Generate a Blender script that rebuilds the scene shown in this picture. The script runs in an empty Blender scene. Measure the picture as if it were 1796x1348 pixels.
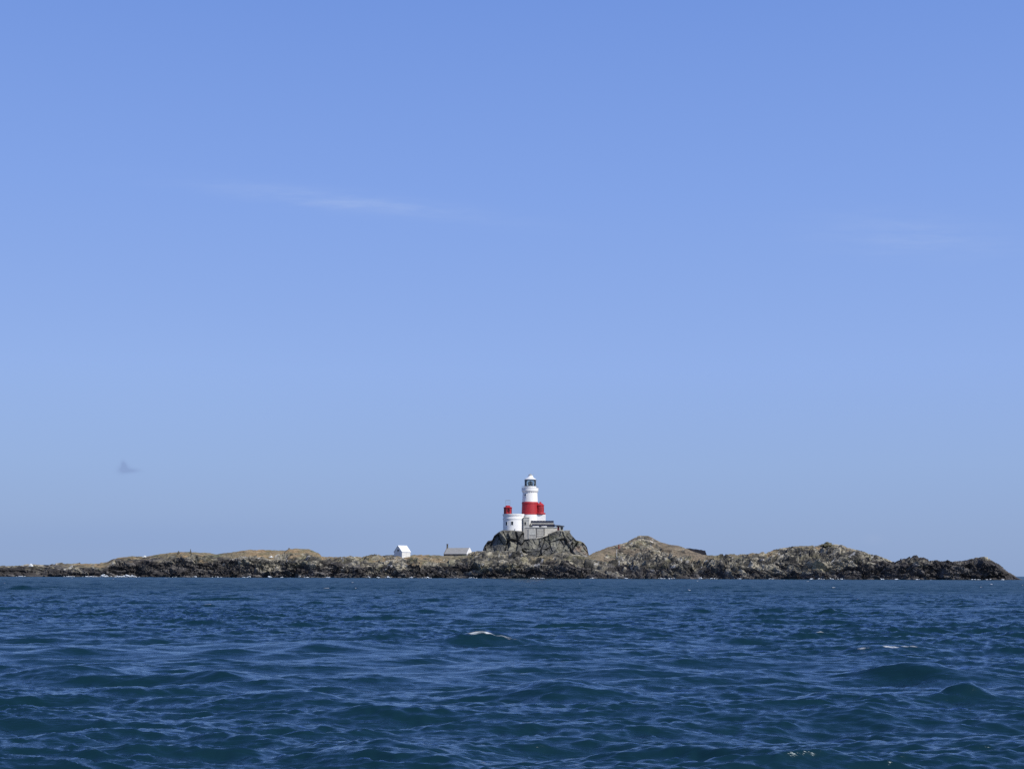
import bpy, bmesh, math
import numpy as np
from mathutils import Vector, Matrix

# ------------------------------------------------------------------ camera, sky, sun, exposure
R = math.radians
H_CAM = 1.6
F = 2500.0                      # focal length in photograph pixels (1796 wide)
PITCH = math.atan((1007.0 - 674.0) / F)
ROLL = R(0.19)
scene = bpy.context.scene
col = scene.collection

fwd = Vector((0, math.cos(PITCH), math.sin(PITCH)))
up0 = Vector((0, -math.sin(PITCH), math.cos(PITCH)))
rt0 = Vector((1, 0, 0))
rt = rt0 * math.cos(ROLL) + up0 * math.sin(ROLL)
up = up0 * math.cos(ROLL) - rt0 * math.sin(ROLL)
cam_d = bpy.data.cameras.new("camera")
cam = bpy.data.objects.new("camera", cam_d)
col.objects.link(cam)
cam_d.sensor_width = 36.0
cam_d.lens = 36.0 * F / 1796.0
cam_d.clip_start = 0.2
cam_d.clip_end = 20000
cam.matrix_world = Matrix(((rt.x, up.x, -fwd.x, 0), (rt.y, up.y, -fwd.y, 0),
                           (rt.z, up.z, -fwd.z, H_CAM), (0, 0, 0, 1)))
scene.camera = cam


def ray(px, py):
    return (fwd + rt * ((px - 898) / F) + up * ((674 - py) / F))


def P(px, py, Y):
    """world point at depth Y seen at photograph pixel (px, py)"""
    d = ray(px, py)
    k = Y / d.y
    return Vector((d.x * k, Y, H_CAM + d.z * k))


def S(Y):
    """metres per photograph pixel at depth Y (near the horizon)"""
    return Y / (F * math.cos(PITCH)) * (1.0 / (1.0 + 0)) * 0.983


SUN_AZ = R(50)      # to the right of the direction straight behind the camera
SUN_EL = R(46)
sdir = Vector((math.sin(SUN_AZ) * math.cos(SUN_EL), -math.cos(SUN_AZ) * math.cos(SUN_EL), math.sin(SUN_EL)))
sl = bpy.data.lights.new("sun", 'SUN')
sl.energy = 4.9
sl.angle = R(0.53)
sl.color = (1.0, 0.955, 0.88)
so = bpy.data.objects.new("sun", sl)
col.objects.link(so)
so.rotation_euler = (-sdir).to_track_quat('-Z', 'Y').to_euler()
so.location = (60, -60, 120)

world = bpy.data.worlds.new("World")
scene.world = world
world.use_nodes = True
wt = world.node_tree
wt.nodes.clear()


def wn(kind, **kw):
    n = wt.nodes.new(kind)
    for k, v in kw.items():
        setattr(n, k, v)
    return n


def wmath(op, a, b=None, c=None):
    n = wn('ShaderNodeMath', operation=op)
    for i, v in enumerate((a, b, c)):
        if v is None:
            continue
        if isinstance(v, (int, float)):
            n.inputs[i].default_value = v
        else:
            wt.links.new(v, n.inputs[i])
    return n.outputs[0]


def wmix(fac, a, b, mode='MIX'):
    n = wn('ShaderNodeMix', data_type='RGBA', blend_type=mode)
    n.clamp_result = False
    for s, v in ((n.inputs[0], fac), (n.inputs[6], a), (n.inputs[7], b)):
        if isinstance(v, (int, float)):
            s.default_value = v
        elif isinstance(v, tuple):
            s.default_value = (*v, 1)
        else:
            wt.links.new(v, s)
    return n.outputs[2]


sky = wn('ShaderNodeTexSky', sky_type='NISHITA')
sky.sun_disc = False
sky.sun_elevation = SUN_EL
sky.sun_rotation = math.atan2(sdir.x, sdir.y)
sky.air_density = 1.0
sky.dust_density = 0.6
sky.ozone_density = 2.0
tc = wn('ShaderNodeTexCoord')
sep = wn('ShaderNodeSeparateXYZ')
wt.links.new(tc.outputs['Generated'], sep.inputs[0])
dx, dy, dz = sep.outputs
# clear-sky tone against elevation (linear values x10, world strength 0.1)
ramp = wn('ShaderNodeValToRGB')
wt.links.new(wmath('MAXIMUM', dz, 0.0), ramp.inputs[0])
stops = [(0.0, (.262, .350, .565)), (0.03, (.272, .366, .60)), (0.075, (.288, .398, .67)),
         (0.14, (.283, .405, .75)), (0.26, (.225, .352, .745)), (0.39, (.168, .288, .69)),
         (0.55, (.10, .19, .54)), (0.8, (.05, .11, .36)), (1.0, (.04, .09, .30))]
els = ramp.color_ramp.elements
els[0].position, els[0].color = stops[0][0], (*stops[0][1], 1)
els[1].position, els[1].color = stops[1][0], (*stops[1][1], 1)
for p, c in stops[2:]:
    e = els.new(p)
    e.color = (*c, 1)
tone = wmix(1.0, ramp.outputs[0], (10.1, 10.7, 10.9), 'MULTIPLY')
base = wmix(0.93, sky.outputs[0], tone)
ysafe = wmath('MAXIMUM', dy, 0.05)
U = wmath('DIVIDE', dx, ysafe)
V = wmath('DIVIDE', dz, ysafe)
comb = wn('ShaderNodeCombineXYZ')
wt.links.new(wmath('MULTIPLY', U, 1.0), comb.inputs[0])
wt.links.new(wmath('MULTIPLY', V, 7.0), comb.inputs[1])
nz = wn('ShaderNodeTexNoise')
nz.inputs['Scale'].default_value = 22
nz.inputs['Detail'].default_value = 6
nz.inputs['Roughness'].default_value = 0.6
wt.links.new(comb.outputs[0], nz.inputs['Vector'])


def uv(px, py):
    d = ray(px, py)
    return d.x / d.y, d.z / d.y


def streak(px0, py0, px1, py1, wpx, soft=1.0, power=2.0):
    """soft elongated gaussian patch of sky between two directions"""
    u0, v0 = uv(px0, py0)
    u1, v1 = uv(px1, py1)
    L = math.hypot(u1 - u0, v1 - v0) / 2
    ca, sa = (u1 - u0) / (2 * L), (v1 - v0) / (2 * L)
    uu = wmath('SUBTRACT', U, (u0 + u1) / 2)
    vv = wmath('SUBTRACT', V, (v0 + v1) / 2)
    s = wmath('DIVIDE', wmath('ADD', wmath('MULTIPLY', uu, ca), wmath('MULTIPLY', vv, sa)), L)
    t = wmath('DIVIDE', wmath('SUBTRACT', wmath('MULTIPLY', vv, ca), wmath('MULTIPLY', uu, sa)), wpx / F)
    q = wmath('ADD', wmath('POWER', wmath('ABSOLUTE', s), 2.0 * soft), wmath('POWER', wmath('ABSOLUTE', t), power))
    return wmath('POWER', 2.718, wmath('MULTIPLY', q, -1.0))


nf = wmath('MULTIPLY', wmath('MAXIMUM', wmath('SUBTRACT', nz.outputs[0], 0.28), 0.0), 2.2)
w1 = wmath('MULTIPLY', wmath('ADD', streak(360, 325, 850, 382, 18), wmath('MULTIPLY', streak(470, 340, 750, 371, 11), 0.45)), nf)
w2 = wmath('MULTIPLY', streak(1440, 405, 1760, 425, 36), nf)
wl_ = streak(-300, 700, 700, 690, 120)
wb_ = streak(-200, 948, 760, 940, 34)
w3 = streak(1515, 946, 1548, 944, 9)
base = wmix(wmath('MULTIPLY', wl_, 0.10), base, (3.6, 5.3, 8.2))
base = wmix(wmath('MULTIPLY', wb_, 0.14), base, (1.75, 3.0, 6.4))
base = wmix(wmath('MINIMUM', wmath('MULTIPLY', w1, 0.27), 1.0), base, (4.6, 5.7, 8.3))
base = wmix(wmath('MULTIPLY', w2, 0.22), base, (4.6, 5.7, 8.3))
base = wmix(wmath('MULTIPLY', w3, 0.10), base, (4.0, 4.7, 6.8))
dk = wmath('MINIMUM', wmath('ADD', wmath('ADD', streak(207, 824, 226, 821, 7.5), streak(213, 816, 221, 813, 7)), wmath('MULTIPLY', streak(216, 825, 244, 825, 4), 0.9)), 1.0)
base = wmix(wmath('MULTIPLY', dk, 0.52), base, (2.1, 2.95, 5.3))
bg = wn('ShaderNodeBackground')
bg.inputs['Strength'].default_value = 0.1
wt.links.new(base, bg.inputs['Color'])
wo = wn('ShaderNodeOutputWorld')
wt.links.new(bg.outputs[0], wo.inputs[0])

scene.view_settings.view_transform = 'Standard'
scene.view_settings.look = 'None'
scene.view_settings.exposure = 0.0
scene.view_settings.gamma = 1.0
scene.render.engine = 'CYCLES'
scene.cycles.max_bounces = 5
scene.cycles.diffuse_bounces = 2
scene.cycles.glossy_bounces = 3
scene.cycles.transmission_bounces = 4
scene.cycles.use_denoising = False
scene.cycles.sample_clamp_direct = 1.3
scene.cycles.sample_clamp_indirect = 4.0
scene.render.filter_size = 1.05


# ------------------------------------------------------------------ helpers
def tag(o, label=None, cat=None, group=None, kind=None):
    if label: o['label'] = label
    if cat: o['category'] = cat
    if group: o['group'] = group
    if kind: o['kind'] = kind
    return o


def thing(name, loc, label, cat, rz=0.0, group=None):
    o = bpy.data.objects.new(name, None)
    o.location = loc
    o.rotation_euler = (0, 0, rz)
    o.empty_display_size = 0.5
    col.objects.link(o)
    return tag(o, label, cat, group)


def link_bm(name, bm, m, parent=None, smooth=False, bevel=0.0):
    bmesh.ops.recalc_face_normals(bm, faces=bm.faces)
    if bevel:
        bmesh.ops.bevel(bm, geom=bm.edges[:], offset=bevel, segments=1, affect='EDGES')
    if smooth:
        for f in bm.faces: f.smooth = True
        for e in bm.edges:
            if len(e.link_faces) == 2 and e.calc_face_angle(0) > R(28): e.smooth = False
    me = bpy.data.meshes.new(name)
    bm.to_mesh(me)
    bm.free()
    me.materials.append(m)
    o = bpy.data.objects.new(name, me)
    col.objects.link(o)
    if parent: o.parent = parent
    return o


def box(bm, x0, x1, y0, y1, z0, z1, rot=None):
    r = bmesh.ops.create_cube(bm, size=1.0)
    for v in r['verts']:
        v.co = Vector((x0 + (v.co.x + .5) * (x1 - x0), y0 + (v.co.y + .5) * (y1 - y0), z0 + (v.co.z + .5) * (z1 - z0)))
        if rot is not None: v.co = rot @ v.co
    return r['verts']


def lathe(bm, prof, seg=48, cx=0.0, cy=0.0, a0=0.0, cap=True):
    rings = []
    for r, z in prof:
        if r < 1e-4:
            rings.append([bm.verts.new((cx, cy, z))])
        else:
            rings.append([bm.verts.new((cx + r * math.cos(a0 + 2 * math.pi * i / seg), cy + r * math.sin(a0 + 2 * math.pi * i / seg), z)) for i in range(seg)])
    for A, B in zip(rings, rings[1:]):
        for i in range(seg):
            j = (i + 1) % seg
            if len(A) == 1 and len(B) == 1: continue
            if len(A) == 1: bm.faces.new((A[0], B[j], B[i]))
            elif len(B) == 1: bm.faces.new((A[i], A[j], B[0]))
            else: bm.faces.new((A[i], A[j], B[j], B[i]))
    if cap:
        if len(rings[0]) > 1: bm.faces.new(rings[0][::-1])
        if len(rings[-1]) > 1: bm.faces.new(rings[-1])


def tube(bm, a, b, r, seg=8):
    a, b = Vector(a), Vector(b)
    d = b - a
    m = Matrix.Translation((a + b) / 2) @ d.to_track_quat('Z', 'Y').to_matrix().to_4x4()
    bmesh.ops.create_cone(bm, cap_ends=True, segments=seg, radius1=r, radius2=r, depth=d.length, matrix=m)


def ring_tube(bm, cx, cy, z, rad, r, seg=32):
    pts = [(cx + rad * math.cos(2 * math.pi * i / seg), cy + rad * math.sin(2 * math.pi * i / seg), z) for i in range(seg)]
    for i in range(seg): tube(bm, pts[i], pts[(i + 1) % seg], r, 6)


def mat(name, c1, c2=None, scale=1.0, rough=0.8, bump=0.0, detail=5, metallic=0.0, stretch=None, lo=.4, hi=.62, c3=None, scale3=4.0):
    m = bpy.data.materials.new(name)
    m.use_nodes = True
    nt = m.node_tree
    b = nt.nodes['Principled BSDF']
    b.inputs['Roughness'].default_value = rough
    b.inputs['Metallic'].default_value = metallic
    b.inputs['Base Color'].default_value = (*c1, 1)
    if c2 or bump:
        t = nt.nodes.new('ShaderNodeTexCoord')
        mp = nt.nodes.new('ShaderNodeMapping')
        if stretch: mp.inputs['Scale'].default_value = stretch
        nt.links.new(t.outputs['Object'], mp.inputs[0])
        n = nt.nodes.new('ShaderNodeTexNoise')
        n.inputs['Scale'].default_value = scale
        n.inputs['Detail'].default_value = detail
        n.inputs['Roughness'].default_value = 0.62
        nt.links.new(mp.outputs[0], n.inputs['Vector'])
        if c2:
            r = nt.nodes.new('ShaderNodeValToRGB')
            r.color_ramp.elements[0].position = lo
            r.color_ramp.elements[0].color = (*c1, 1)
            r.color_ramp.elements[1].position = hi
            r.color_ramp.elements[1].color = (*c2, 1)
            nt.links.new(n.outputs[0], r.inputs[0])
            out = r.outputs[0]
            if c3:
                n3 = nt.nodes.new('ShaderNodeTexNoise')
                n3.inputs['Scale'].default_value = scale3
                n3.inputs['Detail'].default_value = 4
                nt.links.new(t.outputs['Object'], n3.inputs['Vector'])
                r3 = nt.nodes.new('ShaderNodeValToRGB')
                r3.color_ramp.elements[0].position = .55
                r3.color_ramp.elements[0].color = (0, 0, 0, 1)
                r3.color_ramp.elements[1].position = .68
                r3.color_ramp.elements[1].color = (1, 1, 1, 1)
                nt.links.new(n3.outputs[0], r3.inputs[0])
                mx = nt.nodes.new('ShaderNodeMix')
                mx.data_type = 'RGBA'
                nt.links.new(r3.outputs[0], mx.inputs[0])
                nt.links.new(out, mx.inputs[6])
                mx.inputs[7].default_value = (*c3, 1)
                out = mx.outputs[2]
            nt.links.new(out, b.inputs['Base Color'])
        if bump:
            bp = nt.nodes.new('ShaderNodeBump')
            bp.inputs['Strength'].default_value = bump
            bp.inputs['Distance'].default_value = 0.08
            nt.links.new(n.outputs[0], bp.inputs['Height'])
            nt.links.new(bp.outputs[0], b.inputs['Normal'])
    return m


# ---- vectorised noise
def h32(ix, iy, iz, seed):
    x = (ix.astype(np.int64) * 374761393 + iy.astype(np.int64) * 668265263 + iz.astype(np.int64) * 2147483647 + seed * 1274126177) & 0xFFFFFFFF
    x = ((x ^ (x >> 13)) * 1274126177) & 0xFFFFFFFF
    x = ((x ^ (x >> 16)) * 2246822519) & 0xFFFFFFFF
    x = x ^ (x >> 15)
    return (x & 0xFFFFFF).astype(np.float32) / 16777216.0


def vnoise(x, y, z, seed=0):
    ix, iy, iz = np.floor(x), np.floor(y), np.floor(z)
    fx, fy, fz = x - ix, y - iy, z - iz
    fx, fy, fz = [f * f * f * (f * (f * 6 - 15) + 10) for f in (fx, fy, fz)]
    out = 0
    for a in (0, 1):
        for b in (0, 1):
            for c in (0, 1):
                w = (fx if a else 1 - fx) * (fy if b else 1 - fy) * (fz if c else 1 - fz)
                out = out + w * h32(ix + a, iy + b, iz + c, seed)
    return out * 2 - 1


def fbm(x, y, z, seed=0, octv=4, ridged=False):
    s, a, n = 0, 1.0, 0
    for o in range(octv):
        v = vnoise(x, y, z, seed + o * 17)
        if ridged: v = 1 - 2 * np.abs(v)
        s = s + a * v
        n += a
        a *= 0.5
        x, y, z = x * 2.03 + 5.1, y * 2.03 + 1.7, z * 2.03 + 9.2
    return s / n


def facets(x, y, z, cell, seed, chunk=150000):
    """3D cells, each with a height and a tilt of its own: broken rock faces. returns displacement, id tone, edge distance"""
    N = x.size
    D = np.empty(N, np.float32); T = np.empty(N, np.float32); E = np.empty(N, np.float32)
    for s in range(0, N, chunk):
        q = [(x[s:s + chunk] / cell[0]), (y[s:s + chunk] / cell[1]), (z[s:s + chunk] / cell[2])]
        b = [np.floor(v) for v in q]
        best = np.full(q[0].shape, 1e9); second = best.copy()
        bc = [np.zeros_like(q[0]) for _ in range(3)]
        bi = [np.zeros_like(q[0]) for _ in range(3)]
        for i in (-1, 0, 1):
            for j in (-1, 0, 1):
                for k in (-1, 0, 1):
                    c = [b[0] + i, b[1] + j, b[2] + k]
                    p = [c[0] + h32(*c, seed), c[1] + h32(*c, seed + 1), c[2] + h32(*c, seed + 2)]
                    d = (q[0] - p[0]) ** 2 + (q[1] - p[1]) ** 2 + (q[2] - p[2]) ** 2
                    m = d < best
                    second = np.where(m, best, np.minimum(second, d))
                    best = np.where(m, d, best)
                    for a in range(3):
                        bc[a] = np.where(m, p[a], bc[a]); bi[a] = np.where(m, c[a], bi[a])
        g = [h32(*bi, seed + 5 + a) * 2 - 1 for a in range(3)]
        D[s:s + chunk] = (h32(*bi, seed + 9) - .5) * 1.1 + sum(g[a] * (q[a] - bc[a]) for a in range(3)) * .85
        T[s:s + chunk] = h32(*bi, seed + 12)
        E[s:s + chunk] = np.sqrt(second) - np.sqrt(best)
    return D, T, E


def sstep(a, b, x):
    t = np.clip((x - a) / (b - a), 0, 1)
    return t * t * (3 - 2 * t)


def grid_mesh(name, X, Y, Z, m, colors=None, attrs=None, smooth=False, close=False):
    nr, nc = X.shape
    me = bpy.data.meshes.new(name)
    co = np.stack([X, Y, Z], -1).astype(np.float32).reshape(-1)
    idx = np.arange(nr * nc, dtype=np.int32).reshape(nr, nc)
    if close:
        idx2 = np.concatenate([idx, idx[:, :1]], 1)
    else:
        idx2 = idx
    q = np.stack([idx2[:-1, :-1], idx2[:-1, 1:], idx2[1:, 1:], idx2[1:, :-1]], -1).reshape(-1, 4)
    me.vertices.add(nr * nc)
    me.vertices.foreach_set('co', co)
    me.loops.add(q.size)
    me.loops.foreach_set('vertex_index', q.reshape(-1))
    me.polygons.add(len(q))
    me.polygons.foreach_set('loop_start', np.arange(0, q.size, 4, dtype=np.int32))
    me.update(calc_edges=True)
    me.polygons.foreach_set('use_smooth', np.full(len(q), smooth))
    if colors is not None:
        a = me.attributes.new('Col', 'FLOAT_COLOR', 'POINT')
        c4 = np.ones((nr * nc, 4), np.float32)
        c4[:, :3] = colors.reshape(-1, 3)
        a.data.foreach_set('color', c4.reshape(-1))
    for k, v in (attrs or {}).items():
        a = me.attributes.new(k, 'FLOAT', 'POINT')
        a.data.foreach_set('value', v.astype(np.float32).reshape(-1))
    me.materials.append(m)
    o = bpy.data.objects.new(name, me)
    col.objects.link(o)
    return o


# ------------------------------------------------------------------ sea
def ocean_tile(L, N, lmin, lmax, seed, wind, kp, C):
    rng = np.random.default_rng(seed)
    k1 = np.fft.fftfreq(N, L / N) * 2 * np.pi
    kx, ky = np.meshgrid(k1, k1, indexing='ij')
    k = np.hypot(kx, ky)
    k[0, 0] = 1e-6
    lam = 2 * np.pi / k
    ct = (kx * math.cos(wind) + ky * math.sin(wind)) / k
    spread = np.where(ct > 0, np.abs(ct) ** 8, 0.03 * np.abs(ct) ** 8)
    mixw = 1 - sstep(0.2, 1.6, lam)                       # short ripples run in more directions
    spread = spread * (1 - mixw) + mixw * (0.06 + 1.3 * np.abs(ct) ** 7)
    Sk = C * np.exp(-(kp / k) ** 2) / k ** 3.3 * spread * np.exp(-(k * 0.010) ** 2) * (1 + np.minimum(k / 9.0, 3.0))
    band = sstep(lmin * .85, lmin * 1.15, lam) * (1 - sstep(lmax * .85, lmax * 1.15, lam))
    dk = 2 * np.pi / L
    A = np.sqrt(Sk * band / 2) * dk * (rng.standard_normal((N, N)) + 1j * rng.standard_normal((N, N)))
    A[0, 0] = 0
    inv = lambda a: np.real(np.fft.ifft2(a)) * N * N
    h = inv(A)
    Dx, Dy = inv(1j * kx / k * A), inv(1j * ky / k * A)
    Jxx, Jyy, Jxy = inv(-kx * kx / k * A), inv(-ky * ky / k * A), inv(-kx * ky / k * A)
    return [a.astype(np.float32) for a in (h, Dx, Dy, Jxx, Jyy, Jxy)]


def sample(fields, L, x, y, ang=0.0, sm=True):
    N = fields[0].shape[0]
    ca, sa = math.cos(ang), math.sin(ang)
    u = ((x * ca + y * sa) / L * N) % N
    v = ((-x * sa + y * ca) / L * N) % N
    i = np.floor(u).astype(np.int32); j = np.floor(v).astype(np.int32)
    fu = (u - i).astype(np.float32); fv = (v - j).astype(np.float32)
    i %= N; j %= N
    i1 = (i + 1) % N; j1 = (j + 1) % N
    out = []
    for f in fields:
        out.append((f[i, j] * (1 - fu) + f[i1, j] * fu) * (1 - fv) + (f[i, j1] * (1 - fu) + f[i1, j1] * fu) * fv)
    if ang and len(out) >= 3:
        a, b = out[1], out[2]
        out[1], out[2] = a * ca - b * sa, a * sa + b * ca
    return out


def build_sea():
    WIND = R(-78)
    KP = 2 * math.pi / 5.0
    CH = 0.0116
    LA, LB = 211.0, 31.0
    A = ocean_tile(LA, 1024, 1.0, 60, 11, WIND, KP, CH)
    Bt = ocean_tile(LB, 1024, 0.08, 1.0, 5, WIND, KP, CH)
    Bt = [q_ * 0.62 for q_ in Bt]
    print('sea std', A[0].std(), Bt[0].std())
    r = [0.6]
    while r[-1] < 9: r.append(r[-1] * 1.03)
    while r[-1] < 640: r.append(r[-1] * 1.0029)
    while r[-1] < 9000: r.append(r[-1] * 1.02)
    r = np.array(r)
    dense = np.arange(R(-28), R(28), 0.00125)
    left = np.linspace(R(28) + 0.00125, R(332), 160)
    th = np.concatenate([dense, left])
    rr, tt = np.meshgrid(r, th, indexing='ij')
    x = rr * np.sin(tt); y = rr * np.cos(tt)
    warp = 6 * np.sin(x / 83 + 1) + 5 * np.sin(y / 61 + 2)          # breaks the tile's repeat
    a = sample(A, LA, x + warp, y - warp * .5)
    b = sample(Bt, LB, x + 1.3 * np.sin(y / 9.0 + x / 17), y + 1.1 * np.sin(x / 7.0) + .5 * np.sin(x / 2.9 + y / 5), ang=-0.22)
    fa = 1 - 0.6 * sstep(900, 3000, rr)
    fb = (1 - sstep(90, 260, rr)) * (.58 + .42 * sstep(14, 60, rr))
    gust = 0.8 + 0.75 * fbm(x / 14, y / 14, x * 0, 3, 3)
    lam = 1.08
    hz = a[0] * fa + b[0] * fb * gust
    X = x + lam * a[1] * fa + 0.4 * b[1] * fb * gust
    Y = y + lam * a[2] * fa + 0.4 * b[2] * fb * gust
    J = (1 + lam * a[3]) * (1 + lam * a[4]) - (lam * a[5]) ** 2
    fn = .5 + .5 * fbm(x / .30, y / .14, x * 0, 313, 3)
    sel = J[(rr > 12) & (rr < 600) & (np.abs(x) < .4 * y)]
    jl, jh = np.percentile(sel, [0.002, 0.035])
    foam = sstep(jh, jl, J) * sstep(0.0, 0.2, a[0]) * sstep(18, 30, rr) * (.4 + .8 * fn)
    # steeper single waves: (photo column, row, crest length, height, foam)
    for (px, py, wm, ht, fo) in WAVES:
        d_ = ray(px, py)
        k_ = -H_CAM / d_.z
        cx, cy = d_.x * k_, d_.y * k_
        wl = wm * k_ / F * .55
        sl_ = min(1.1, .35 * wl + .35)
        bend = .10 * np.sin((x - cx) * 1.7 / wl + px) * wl
        v = (y - cy - bend) / sl_
        g_ = np.exp(-((x - cx) / wl) ** 2) * np.exp(-np.where(v < 0, v * 1.25, v * .8) ** 2)
        hz += ht * g_
        Y += -.55 * ht * g_ ** 2
        if fo: foam = np.maximum(foam, fo * (rr > 17) * np.exp(-((x - cx - .1 * wl) / (wl * .75)) ** 4) * np.exp(-((v + .08 + .12 * (fn - .5)) / .085) ** 2) * (.15 + 1.1 * fn))
    me_attr = {'foam': foam, 'dist': rr}
    m = bpy.data.materials.new('sea_water')
    m.use_nodes = True
    nt = m.node_tree
    nt.nodes.remove(nt.nodes['Principled BSDF'])
    body = nt.nodes.new('ShaderNodeBsdfDiffuse')
    body.inputs[0].default_value = (0.0046, 0.0208, 0.0295, 1)
    gls = nt.nodes.new('ShaderNodeBsdfGlossy')
    gls.inputs['Color'].default_value = (.62, .75, .855, 1)
    gls.inputs['Roughness'].default_value = 0.15
    fre = nt.nodes.new('ShaderNodeFresnel')
    fre.inputs[0].default_value = 1.333
    ad = nt.nodes.new('ShaderNodeAttribute')
    ad.attribute_name = 'dist'
    dm = nt.nodes.new('ShaderNodeMapRange')  # sky reflection set by hand: raised near, cut with distance for unresolved slopes
    dm.inputs['From Min'].default_value = 20
    dm.inputs['From Max'].default_value = 160
    dm.inputs['To Min'].default_value = 1.15
    dm.inputs['To Max'].default_value = 0.42
    nt.links.new(ad.outputs['Fac'], dm.inputs['Value'])
    fmul = nt.nodes.new('ShaderNodeMath'); fmul.operation = 'MULTIPLY'
    nt.links.new(fre.outputs[0], fmul.inputs[0]); nt.links.new(dm.outputs[0], fmul.inputs[1])
    wmx = nt.nodes.new('ShaderNodeMixShader')
    nt.links.new(fmul.outputs[0], wmx.inputs[0]); nt.links.new(body.outputs[0], wmx.inputs[1]); nt.links.new(gls.outputs[0], wmx.inputs[2])
    g = nt.nodes.new('ShaderNodeNewGeometry')
    mp = nt.nodes.new('ShaderNodeMapping')
    mp.inputs['Rotation'].default_value = (0, 0, 0.2)
    mp.inputs['Scale'].default_value = (0.3, 1.0, 1.0)
    nt.links.new(g.outputs['Position'], mp.inputs[0])
    n1 = nt.nodes.new('ShaderNodeTexNoise')
    n1.inputs['Scale'].default_value = 2.6
    n1.inputs['Detail'].default_value = 6
    n1.inputs['Roughness'].default_value = 0.6
    n1.inputs['Distortion'].default_value = 0.4
    nt.links.new(mp.outputs[0], n1.inputs['Vector'])
    bp = nt.nodes.new('ShaderNodeBump')
    bp.inputs['Strength'].default_value = 1.0
    bp.inputs['Distance'].default_value = 0.055
    nt.links.new(n1.outputs[0], bp.inputs['Height'])
    nt.links.new(bp.outputs[0], gls.inputs['Normal'])
    nt.links.new(bp.outputs[0], fre.inputs['Normal'])
    fm = nt.nodes.new('ShaderNodeBsdfDiffuse')
    fm.inputs[0].default_value = (.72, .76, .78, 1)
    at = nt.nodes.new('ShaderNodeAttribute')
    at.attribute_name = 'foam'
    n2 = nt.nodes.new('ShaderNodeTexNoise')
    n2.inputs['Scale'].default_value = 11
    n2.inputs['Detail'].default_value = 5
    n2.inputs['Roughness'].default_value = 0.7
    nt.links.new(mp.outputs[0], n2.inputs['Vector'])
    ma = nt.nodes.new('ShaderNodeMath'); ma.operation = 'MULTIPLY_ADD'
    nt.links.new(at.outputs['Fac'], ma.inputs[0]); ma.inputs[1].default_value = 1.0; 
    nt.links.new(n2.outputs[0], ma.inputs[2])
    mr = nt.nodes.new('ShaderNodeMapRange')
    mr.inputs['From Min'].default_value = 0.88
    mr.inputs['From Max'].default_value = 1.35
    mr.inputs['To Max'].default_value = 0.75
    nt.links.new(ma.outputs[0], mr.inputs['Value'])
    mix = nt.nodes.new('ShaderNodeMixShader')
    nt.links.new(mr.outputs[0], mix.inputs[0])
    nt.links.new(wmx.outputs[0], mix.inputs[1])
    nt.links.new(fm.outputs[0], mix.inputs[2])
    nt.links.new(mix.outputs[0], nt.nodes['Material Output'].inputs[0])
    o = grid_mesh('sea', X, Y, hz, m, attrs=me_attr, smooth=True, close=True)
    tag(o, kind='structure')
    return o


WAVES = [(838, 1130, 170, .22, 1.1), (1545, 1146, 170, .20, .85), (1625, 1192, 190, .27, .25), (1350, 1196, 90, .06, .6), (985, 1220, 200, .22, .0), (1705, 1236, 130, .2, .1),
         (1560, 1268, 150, .10, .35), (1460, 1235, 180, .18, .0), (400, 1196, 170, .16, .3), (560, 1142, 240, .2, .1), (680, 1334, 300, .16, .0), (1310, 1340, 330, .09, 0),
         (520, 1232, 200, .16, .0), (1080, 1186, 120, .12, .0), (870, 1180, 60, .06, .5), (700, 1042, 22, .2, .9), (548, 1060, 50, .2, .7), (1320, 1031, 20, .2, .9), (1455, 1077, 34, .16, .7),
         (40, 1034, 60, .25, .6), (660, 1050, 18, .2, .6), (1740, 1091, 30, .15, .6), (1790, 1077, 20, .15, .8), (1375, 1030, 12, .2, .5), (150, 1190, 260, .15, .0), (830, 1272, 60, .05, .5), (770, 1072, 30, .15, .5), (1140, 1340, 300, .05, 0)]
build_sea()


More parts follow.
